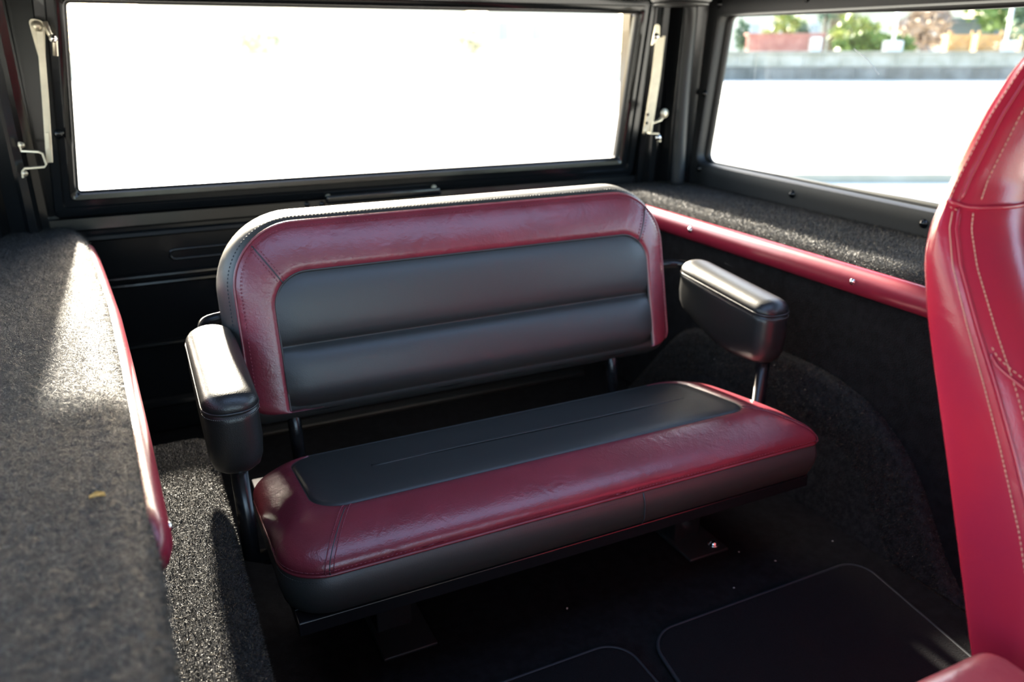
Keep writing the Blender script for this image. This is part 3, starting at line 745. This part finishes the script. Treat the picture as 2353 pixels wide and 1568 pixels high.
def fpatch(k0, k1, za, zb, mirror=False):
    ids = [i for i, z in enumerate(Zs) if za-1e-6 <= z <= zb+1e-6]
    rows_ = []
    for i in ids:
        r_ = [surf(i, k) for k in range(k0, k1+1)]
        if mirror: r_ = [np.array([2*XC-p[0], p[1], p[2]]) for p in r_]
        rows_.append(r_)
    return loft(rows_, False)
def fobj(name, parent, *patches, **k):
    o = obj(name, join(*patches), REDF, parent, **k); fix_normals(o)
    sub = o.modifiers.new('smooth', 'SUBSURF'); sub.levels = 1; sub.render_levels = 2
    return o
SH = Zs[44]; ZT = Zs[43]
fb = fobj('backrest', fs, fpatch(0, 8, -.8, SH), fpatch(0, 8, -.8, SH, True), label='plain red leather side and rear of the backrest')
fobj('bolster', fb, fpatch(8, 15, -.8, SH), label='glossy red side bolster')
fobj('bolster', fb, fpatch(8, 15, -.8, SH, True))
fobj('centre_panel', fb, fpatch(15, 18, -.8, SH), fpatch(15, 18, -.8, SH, True))
hd = fobj('headrest', fs, fpatch(0, 18, SH, .058), fpatch(0, 18, SH, .058, True), label='dark red integrated headrest')
def fpath(k, za, zb, n=50, dx=0, inset=.0):
    P_, N_l = [], []
    for z in np.linspace(za, zb, n):
        h = fsec(z); kk = int(math.floor(k)); f = k-kk
        p = np.array([h[kk][0]*(1-f)+h[kk+1][0]*f if f else h[kk][0], h[kk][1]*(1-f)+h[kk+1][1]*f if f else h[kk][1], z])
        a_ = np.array(h[max(0, kk-1)]); b_ = np.array(h[kk+1]); t = b_-a_; n_ = np.array([-abs(t[1]), -abs(t[0]), .1]); n_ /= np.linalg.norm(n_)
        P_.append(p+n_*.0012); N_l.append(n_)
    return P_, N_l
def mir(vf):
    v = np.array(vf[0], float); m_ = v.copy(); m_[:, 0] = 2*XC-m_[:, 0]
    return m_, [tuple(reversed(q)) for q in vf[1]]
def both(vf): return join(vf, mir(vf))
seams = []
for k in (7.35, 10.35): seams.append(stitches(*fpath(k, -.78, -.150, 90), .0056, .0042, .0009, .0004))
obj('bolster_stitching', both(join(*seams)), STT, fb, kind='stuff', label='tan double stitching')
for vf_ in (lambda q: (q, mir(q)))(tube(fpath(9, -.79, -.143, 60)[0], .0022, 6)): obj('bolster_seam', vf_, REDF, fb)
seams = [stitches(*fpath(k, -.138, .03, 40), .0056, .0042, .0009, .0004) for k in (6.5, 10.7, 14.0, 15.2)]
obj('head_stitching', both(join(*seams)), STT, hd, kind='stuff', label='tan stitching')
for vf_ in (lambda q: (q, mir(q)))(tube(fpath(9, -.138, .04, 30)[0], .0016, 6)): obj('head_seam', vf_, REDF, hd)
for vf_ in (lambda q: (q, mir(q)))(tube(fpath(14.5, -.138, .04, 30)[0], .0022, 6)): obj('head_seam', vf_, REDF, hd)
h = fsec(SH); row = [np.array([h[k][0], h[k][1]-.0008, SH+.004*math.sin(k*.4)]) for k in range(5, 19)]
row += [np.array([2*XC-p[0], p[1], p[2]]) for p in reversed(row[:-1])]
obj('shoulder_seam', tube(smooth_path(row, .006, 2), .0028, 8), REDF, fs, label='welt across the shoulder')
rs = smooth_path([p+[0, -.001, -.006] for p in row], .006, 2)
obj('shoulder_stitching', stitches(rs, [(-.3, -1, .3)]*len(rs), .0056, .0042, .0009, .0004), STT, fs, kind='stuff')
# branching seam from the side seam towards the middle of the seat
P_ = []
for u in np.linspace(0, 1, 24):
    k = 9.6+4*u; z = -.272-.10*u; h = fsec(z); kk = int(k); f = k-kk; kk2 = min(18, kk+1)
    P_.append(np.array([h[kk][0]*(1-f)+h[kk2][0]*f, h[kk][1]*(1-f)+h[kk2][1]*f-.001, z]))
for vf_ in (lambda q: (q, mir(q)))(tube(P_, .0018, 6)): obj('branch_seam', vf_, REDF, fb)
obj('branch_stitching', both(join(*[stitches([p+[0, .0015, dz] for p in P_], [(-.4, -1, .2)]*24, .0056, .0038, .0006) for dz in (.008, -.008)])), STT, fb, kind='stuff')
# seat base behind the console
sb = obj('seat_base', rbox(.715, 1.225, -.16, .375, -.80, -.60, .05, 5), REDF, fs, label='red leather seat base')
obj('seat_plinth', rbox(.76, 1.18, -.12, .36, ZF, -.80, .01), MATTE, fs)

cons = thing('centre_console', 'red leather console lid in the bottom right corner', 'console', (.50, .10, ZF))
obj('lid', rbox(.335, .668, -.30, .348, -.600, -.521, .024, 6), RED, cons, label='padded oxblood console lid')
obj('lid_piping', tube(resample([(x, y, -.575) for x, y in rrect(.334, .669, -.301, .349, .03, 8)], .01, closed=True), .003, 8, closed=True), RED, cons)
obj('body', rbox(.36, .645, -.28, .325, ZF, -.600, .012), MATTE, cons)

# ================================================================== SUPPORT ARMS OF THE LIFTGATE
sl = thing('support_arm', 'thin galvanised liftgate support arm left of the rear window', 'support arm', (-.15, 2.0, -.26))
Y = 2.0
obj('bar', strip([(-.1235, Y-.004, .034), (-.138, Y, -.10), (-.1540, Y+.004, -.232)], (1, 0, 0), .0125, .009), STEEL, sl, smooth=False, bevel=.001)
obj('slider', strip([(-.1465, Y-.002, -.168), (-.1505, Y-.002, -.202)], (1, 0, 0), .006, .008), STEEL, sl, smooth=False, bevel=.001)
L2 = quad_hole((-.136, -.018), (-.124, -.020), (-.112, .054), (-.142, .060), (.004, .004, .012, .014), 6)
fix_normals(obj('upper_bracket', loft([[(x, Y+.008, z) for x, z in L2], [(x, Y+.012, z) for x, z in L2]], True, True, True), STEEL, sl, smooth=False))
obj('bolt', dome((-.128, Y+.007, .044), (0, -1, 0), .009, .008), STEEL, sl)
obj('lever', tube([(-.112, Y+.004, .052), (-.108, Y, .03), (-.100, Y, .016), (-.104, Y+.004, -.014)], .005, 8), STEEL, sl)
obj('ball_stud', dome((-.102, Y-.004, .020), (0, -1, 0), .0065, .010), CHROME, sl)
Pb = [(-.2025, Y, -.186), (-.2015, Y, -.204), (-.170, Y-.006, -.207), (-.163, Y-.006, -.211), (-.160, Y-.006, -.234), (-.164, Y-.006, -.239), (-.203, Y, -.241), (-.207, Y, -.246), (-.209, Y, -.260)]
obj('lower_bracket', strip(Pb, (0, 1, 0), .016, .0035), STEEL, sl, smooth=False)
for z in (-.192, -.251): obj('rivet', dome((-.199 if z > -.2 else -.204, Y-.006, z), (0, -1, 0), .005, .004), STEEL, sl)
obj('pivot', dome((-.132, 2.075, -.178), (0, -1, 0), .010, .010), PAINT, sl)

sr = thing('support_arm', 'broad galvanised liftgate support arm between rear and side windows', 'support arm', (1.42, 2.0, -.26))
obj('bar', join(strip([(1.4215, Y-.012, .030), (1.418, Y-.006, -.08), (1.4045, Y, -.232)], (1, -.25, 0), .026, .004), strip([(1.434, Y-.010, .034), (1.4305, Y-.004, -.08), (1.4165, Y+.002, -.232)], (.2, 1, 0), .014, .003)), STEEL, sr, smooth=False)
L2 = quad_hole((1.388, .008), (1.413, .028), (1.412, .062), (1.398, .066), (.003, .006, .006, .006), 6)
fix_normals(obj('upper_bracket', loft([[(x, Y-.020, z) for x, z in L2], [(x, Y-.016, z) for x, z in L2]], True, True, True), STEEL, sr, smooth=False))
obj('bolt', dome((1.4015, Y-.021, .033), (0, -1, 0), .007, .006), CHROME, sr)
Pb = [(1.456, Y, -.176), (1.455, Y, -.190), (1.447, Y, -.200), (1.414, Y, -.208), (1.410, Y, -.236), (1.440, Y, -.238), (1.448, Y, -.246), (1.448, Y, -.262)]
obj('lower_bracket', strip(Pb, (0, 1, 0), .014, .003), STEEL, sr, smooth=False)
obj('hinge_tab', dome((1.457, Y-.007, -.180), (0, -1, 0), .011, .004), STEEL, sr)
obj('bolt', dome((1.441, Y-.007, -.249), (0, -1, 0), .008, .006), CHROME, sr)
for z in (-.182, -.206): obj('rivet', dome((1.399-(z+.19)*-.08, Y-.004, z), (0, -1, 0), .0035, .003), PAINT, sr)
obj('end_tip', tube([(1.394, Y, -.215), (1.391, Y, -.238)], .003, 8), STEEL, sr)

# ================================================================== FLOOR MATS AND CRUMBS
def floor_mat(label, x0, x1, y0, y1, r, skew=0):
    t = thing('floor_mat', label, 'floor mat', ((x0+x1)/2, (y0+y1)/2, ZF))
    L = rrect(x0, x1, y0, y1, r, 10); L[:, 0] += (L[:, 1]-y1)*skew
    fix_normals(obj('pile', loft([[(x, y, ZF+.0005) for x, y in L], [(x, y, ZF+.007) for x, y in L], [(x, y, ZF+.008) for x, y in shrink(L, .008)]], True, True, True), MATC, t))
    obj('binding', tube([(x, y, ZF+.005) for x, y in L], .0035, 8, closed=True), BIND, t, label='bound edge')
floor_mat('dark floor mat on the right, behind the red front seat', .690, 1.19, .30, .893, .05, .16)
floor_mat('dark floor mat in the bottom centre, left of the other mat', .20, .640, .30, .903, .05, .0)
def crumb(label, x, y, z, r, m):
    bm = bmesh.new(); bmesh.ops.create_icosphere(bm, subdivisions=1, radius=r)
    for v in bm.verts: v.co *= .7+.6*random.random(); v.co.z *= .6
    bm.verts.index_update(); zm = min(v.co.z for v in bm.verts)
    V = np.array([v.co[:] for v in bm.verts])+[x, y, z-zm]; Fc = [tuple(v.index for v in f.verts) for f in bm.faces]; bm.free()
    return obj('crumb', (V, Fc), m, None, smooth=False, label=label, cat='crumb', group='crumbs on the floor' if m is GRIT else None)
for x, y in ((1.00, 1.02), (1.045, .965), (.915, .935), (1.20, .965), (.60, 1.02), (.33, 1.10), (1.155, .86)):
    crumb('tiny pale speck of grit on the black floor carpet', x, y, ZF, .0022, GRIT)
lf = obj('leaf_scrap', (np.array([(-.079, .737, -.388), (-.072, .7345, -.386), (-.0655, .736, -.388), (-.066, .7395, -.3865), (-.073, .741, -.385), (-.079, .740, -.3875)]), [(0, 1, 2, 3, 4, 5)]), CRUMB, None, smooth=False, label='tiny orange scrap lying on the left ledge carpet', cat='leaf scrap')
so_ = lf.modifiers.new('thick', 'SOLIDIFY'); so_.thickness = .0012

# ================================================================== OUTSIDE
GZ = -1.46
FH = np.array([math.sin(YAW), math.cos(YAW), 0]); RT = np.array([math.cos(YAW), -math.sin(YAW), 0])
def ext(px, dep, z):
    """ground plan point seen in column px, at distance dep straight ahead, height z"""
    k = (px-1176.5)/(FPX*math.cos(PITCH)+ (784-112)*math.sin(PITCH))
    p = FH*dep+RT*dep*k; return np.array([p[0], p[1], z])
g = struct('ground', (np.array([(-90, -60, GZ), (140, -60, GZ), (140, 140, GZ), (-90, 140, GZ)]), [(0, 1, 2, 3)]), ASPH, smooth=False)
ppm = 1930.0
def hz(py, dep): return -(py-112)/ppm*dep*1.0          # height seen at row py (near the horizon)
def obox(c, wdt, dpt, h, z0=GZ):
    """box whose long side runs across the line of sight"""
    c = np.asarray(c); v = []
    for zz_ in (z0, z0+h):
        for a_, b_ in ((-1, -1), (1, -1), (1, 1), (-1, 1)):
            v.append(c*[1, 1, 0]+RT*a_*wdt/2+FH*b_*dpt/2+np.array([0, 0, zz_]))
    return np.array(v), [(3, 2, 1, 0), (4, 5, 6, 7), (0, 1, 5, 4), (1, 2, 6, 5), (2, 3, 7, 6), (3, 0, 4, 7)]
D = 41.0
# long low stone retaining wall, built of blocks in two courses
sw = thing('stone_wall', 'long low grey stone wall across the far side of the pavement', 'wall', tuple(ext(1500, D, GZ)))
wb = obj('core', obox(ext(1200, D+.4, 0), 54, .5, 1.25), STONE, sw, smooth=False)
x = -26.0
proto = {}
while x < 28:
    wdt = random.choice((.9, 1.2, 1.5)); 
    for row in range(2):
        key = (wdt, row)
        c = ext(1176.5, D, 0)+RT*(x+wdt/2+row*.35)
        mm = STONE_GLARE if x < 6.5 else (STONED if row == 0 else STONE)  # stretch behind the rear window coloured pale in place of glare
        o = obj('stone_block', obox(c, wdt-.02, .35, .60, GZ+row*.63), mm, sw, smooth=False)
    x += wdt
obj('coping', obox(ext(1200, D+.1, 0), 54, .75, .09, GZ+1.25), STONE, sw, smooth=False)
# kerb across the lot
kb = struct('trim_8', obox(ext(2080, 9.3, 0), 3.4, .16, .10), STONE, smooth=False)
# brick planter
pl = thing('brick_planter', 'red brick planter wall standing on the stone wall', 'planter', tuple(ext(1800, D+1.2, GZ+1.34)))
c0 = ext(1800, D+1.3, 0)
obj('wall', obox(c0, 3.7, .5, .78, GZ+1.30), BRICK, pl, smooth=False)
obj('cap', obox(c0, 3.9, .7, .10, GZ+2.08), BRICK, pl, smooth=False)
obj('pier', obox(ext(1870, D+1.0, 0), .5, .6, .7, GZ+1.30), WHITE, pl, smooth=False, label='pale pier')
def bush(name, label, c, r, h, m, cat='bush', n=420, trunk=0, group=None, ry_=None):
    t = thing(name, label, cat, tuple(c), group)
    c = np.asarray(c); d = rng.normal(size=(n, 3)); d /= np.linalg.norm(d, axis=1, keepdims=True)
    rad = .55+.45*rng.random((n, 1)); ry_ = ry_ or r*.7; q = d*rad*(1+.2*np.sin(d[:, :1]*5+d[:, 2:]*4)); P = c+[0, 0, trunk+h/2]+q[:, :1]*RT*r+q[:, 1:2]*FH*ry_+q[:, 2:]*np.array([0, 0, h/2])
    P[:, 2] = np.maximum(P[:, 2], c[2]+.05)
    s = (.10+.12*rng.random((n, 1)))*max(.6, min(2, r)); a_ = rng.normal(size=(n, 3)); a_ /= np.linalg.norm(a_, axis=1, keepdims=True); b_ = np.cross(a_, rng.normal(size=(n, 3))); b_ /= np.linalg.norm(b_, axis=1, keepdims=True)
    V = np.stack([P-a_*s, P+b_*s*.6, P+a_*s, P-b_*s*.6], 1).reshape(-1, 3); k = np.arange(n)*4
    obj('foliage', (V, np.stack([k, k+1, k+2, k+3], 1).tolist()), m, t, smooth=False, kind='stuff')
    tr = np.linspace(0, 1, 6); obj('trunk', tube([(c[0]+.04*math.sin(5*q), c[1], c[2]+q*(trunk+h*.55)) for q in tr], .05+.05*r, 8), BARK, t)
    return t
TOP = GZ+1.30
bush('bush', 'yellow-green bush behind the red brick planter', ext(1800, D+3.2, TOP), 1.1, 2.1, LEAFS[1])
bush('bush', 'dark rounded shrub right of the yellow-green bush', ext(1842, D+2.0, TOP), .4, 1.5, LEAFS[2])
bush('bush', 'small dark shrub at the far left end of the brick planter', ext(1704, D+2.2, TOP), .4, 1.6, LEAFS[2])
bush('young_tree', 'thin young tree with a bare stem behind the planter', ext(1890, D+2.2, TOP), .5, 1.5, LEAFS[2], 'tree', 300, 1.3)
bush('hedge', 'low flowering hedge on the stone wall between planter and loungers', ext(2015, D+1.95, TOP), 1.9, .8, LEAFS[0], 'hedge', 900, ry_=.32)
bush('bush', 'pale green bush under the white lamp post', ext(1965, D+4.4, TOP), 1.3, 1.9, LEAFS[1])
bush('bush', 'brownish bush in front of the cream house', ext(2120, D+5.5, TOP), 1.6, 2.3, mat('leaf_brown', (.24, .17, .12), .7, mottle=(3, (.34, .26, .2))))
bush('tree', 'large leafy green tree at the right edge of the side window', ext(2310, D+6.4, TOP), 2.9, 6.0, LEAFS[0], 'tree', 1500, 1.0)
bush('tree', 'second broad tree behind the timber crates', ext(2350, D+2.7, TOP), 1.1, 3.4, LEAFS[2], 'tree', 700, .6, ry_=.8)
# houses
def house(label, px0, px1, dep, h, cols, rows_, m=CREAM, roof=True, zb=GZ):
    a_, b_ = ext(px0, dep, 0), ext(px1, dep, 0); wdt = np.linalg.norm(b_-a_); c = (a_+b_)/2+FH*4
    t = thing('house', label, 'house', (c[0], c[1], zb))
    obj('walls', obox(c, wdt, 8, h, zb), m, t, smooth=False)
    if roof: obj('roof', obox(c, wdt+.8, 8.8, .35, zb+h), STONE, t, smooth=False)
    for i in range(cols):
        for j in range(rows_):
            cc = a_+(b_-a_)*(i+.5)/cols
            wn = obj('window', obox(cc-FH*.03, wdt/cols*.34, .12, 1.3, zb+1.9+j*2.6), WHITE, t, smooth=False)
            obj('glazing', obox(cc-FH*.10, wdt/cols*.28, .04, 1.1, zb+2.0+j*2.6), WINP, wn, smooth=False)
house('low cream building seen through the middle of the rear window', 690, 1060, 52, 4.2, 4, 1)
house('cream building at the right of the rear window', 1120, 1420, 56, 5.0, 4, 1)
house('long pale building at the left of the rear window', 330, 640, 58, 4.6, 3, 1)
house('cream house behind the brown bush', 1960, 2200, 58, 4.2, 4, 1)
house('pale house behind the brick planter', 1560, 1900, 60, 5.2, 5, 1)
LEAF_GLARE = mat('leaf_glare_paled', (.56, .55, .40), .7, mottle=(3, (.66, .64, .5)))  # leaf colour lightened to paint in the rear window's glare
for px, lb, r_ in ((600, 'glare-paled bush left of the middle building in the rear window', 1.3), (1090, 'glare-paled bush between the two buildings in the rear window', 1.1)):
    bush('bush', lb, ext(px, D+3, TOP), r_, 1.2, LEAF_GLARE)
# posts and timber loungers
for px, lb, h in ((2050, 'white lamp post nearer the brick planter', 2.6), (2308, 'white lamp post beside the large tree', 2.4)):
    t = thing('lamp_post', lb, 'lamp post', tuple(ext(px, D+1, TOP-.02)))
    p = ext(px, D+1, TOP-.02); obj('pole', tube([p, p+[0, 0, h]], .07, 10), WHITE, t); obj('base', obox(p, .8, .5, .55, TOP-.02), WHITE, t, smooth=False)
    obj('lamp_head', rbox(p[0]-.18, p[0]+.18, p[1]-.18, p[1]+.18, p[2]+h, p[2]+h+.28, .05), WHITE, t)
for px, lb in ((2195, 'orange timber crate left of the other on the far wall'), (2262, 'orange timber crate right of the other on the far wall')):
    p = ext(px, D+.6, 0); t = thing('timber_crate', lb, 'crate', (p[0], p[1], TOP+.02))
    for k in range(4): obj('board', obox(p, 1.15, .5, .17, TOP+.03+k*.20), TIMBER, t, smooth=False)
    for s in (-1, 1): obj('post', obox(p+RT*s*.55-FH*.28, .09, .06, .95, TOP+.02), TIMBER, t, smooth=False)
    obj('brace', tube([p-RT*.5-FH*.34+[0, 0, TOP+.1], p+RT*.5-FH*.34+[0, 0, TOP+.8]], .05, 6), TIMBER, t)
t = thing('garden_shed', 'blue-grey shed roof behind the timber crates', 'shed', tuple(ext(2215, D+10, TOP)))
p = ext(2215, D+10, 0); obj('walls', obox(p, 4.0, 2, 1.6, TOP), SHADE, t, smooth=False); obj('roof', obox(p, 4.4, 2.6, .25, TOP+1.6), SHADE, t, smooth=False)
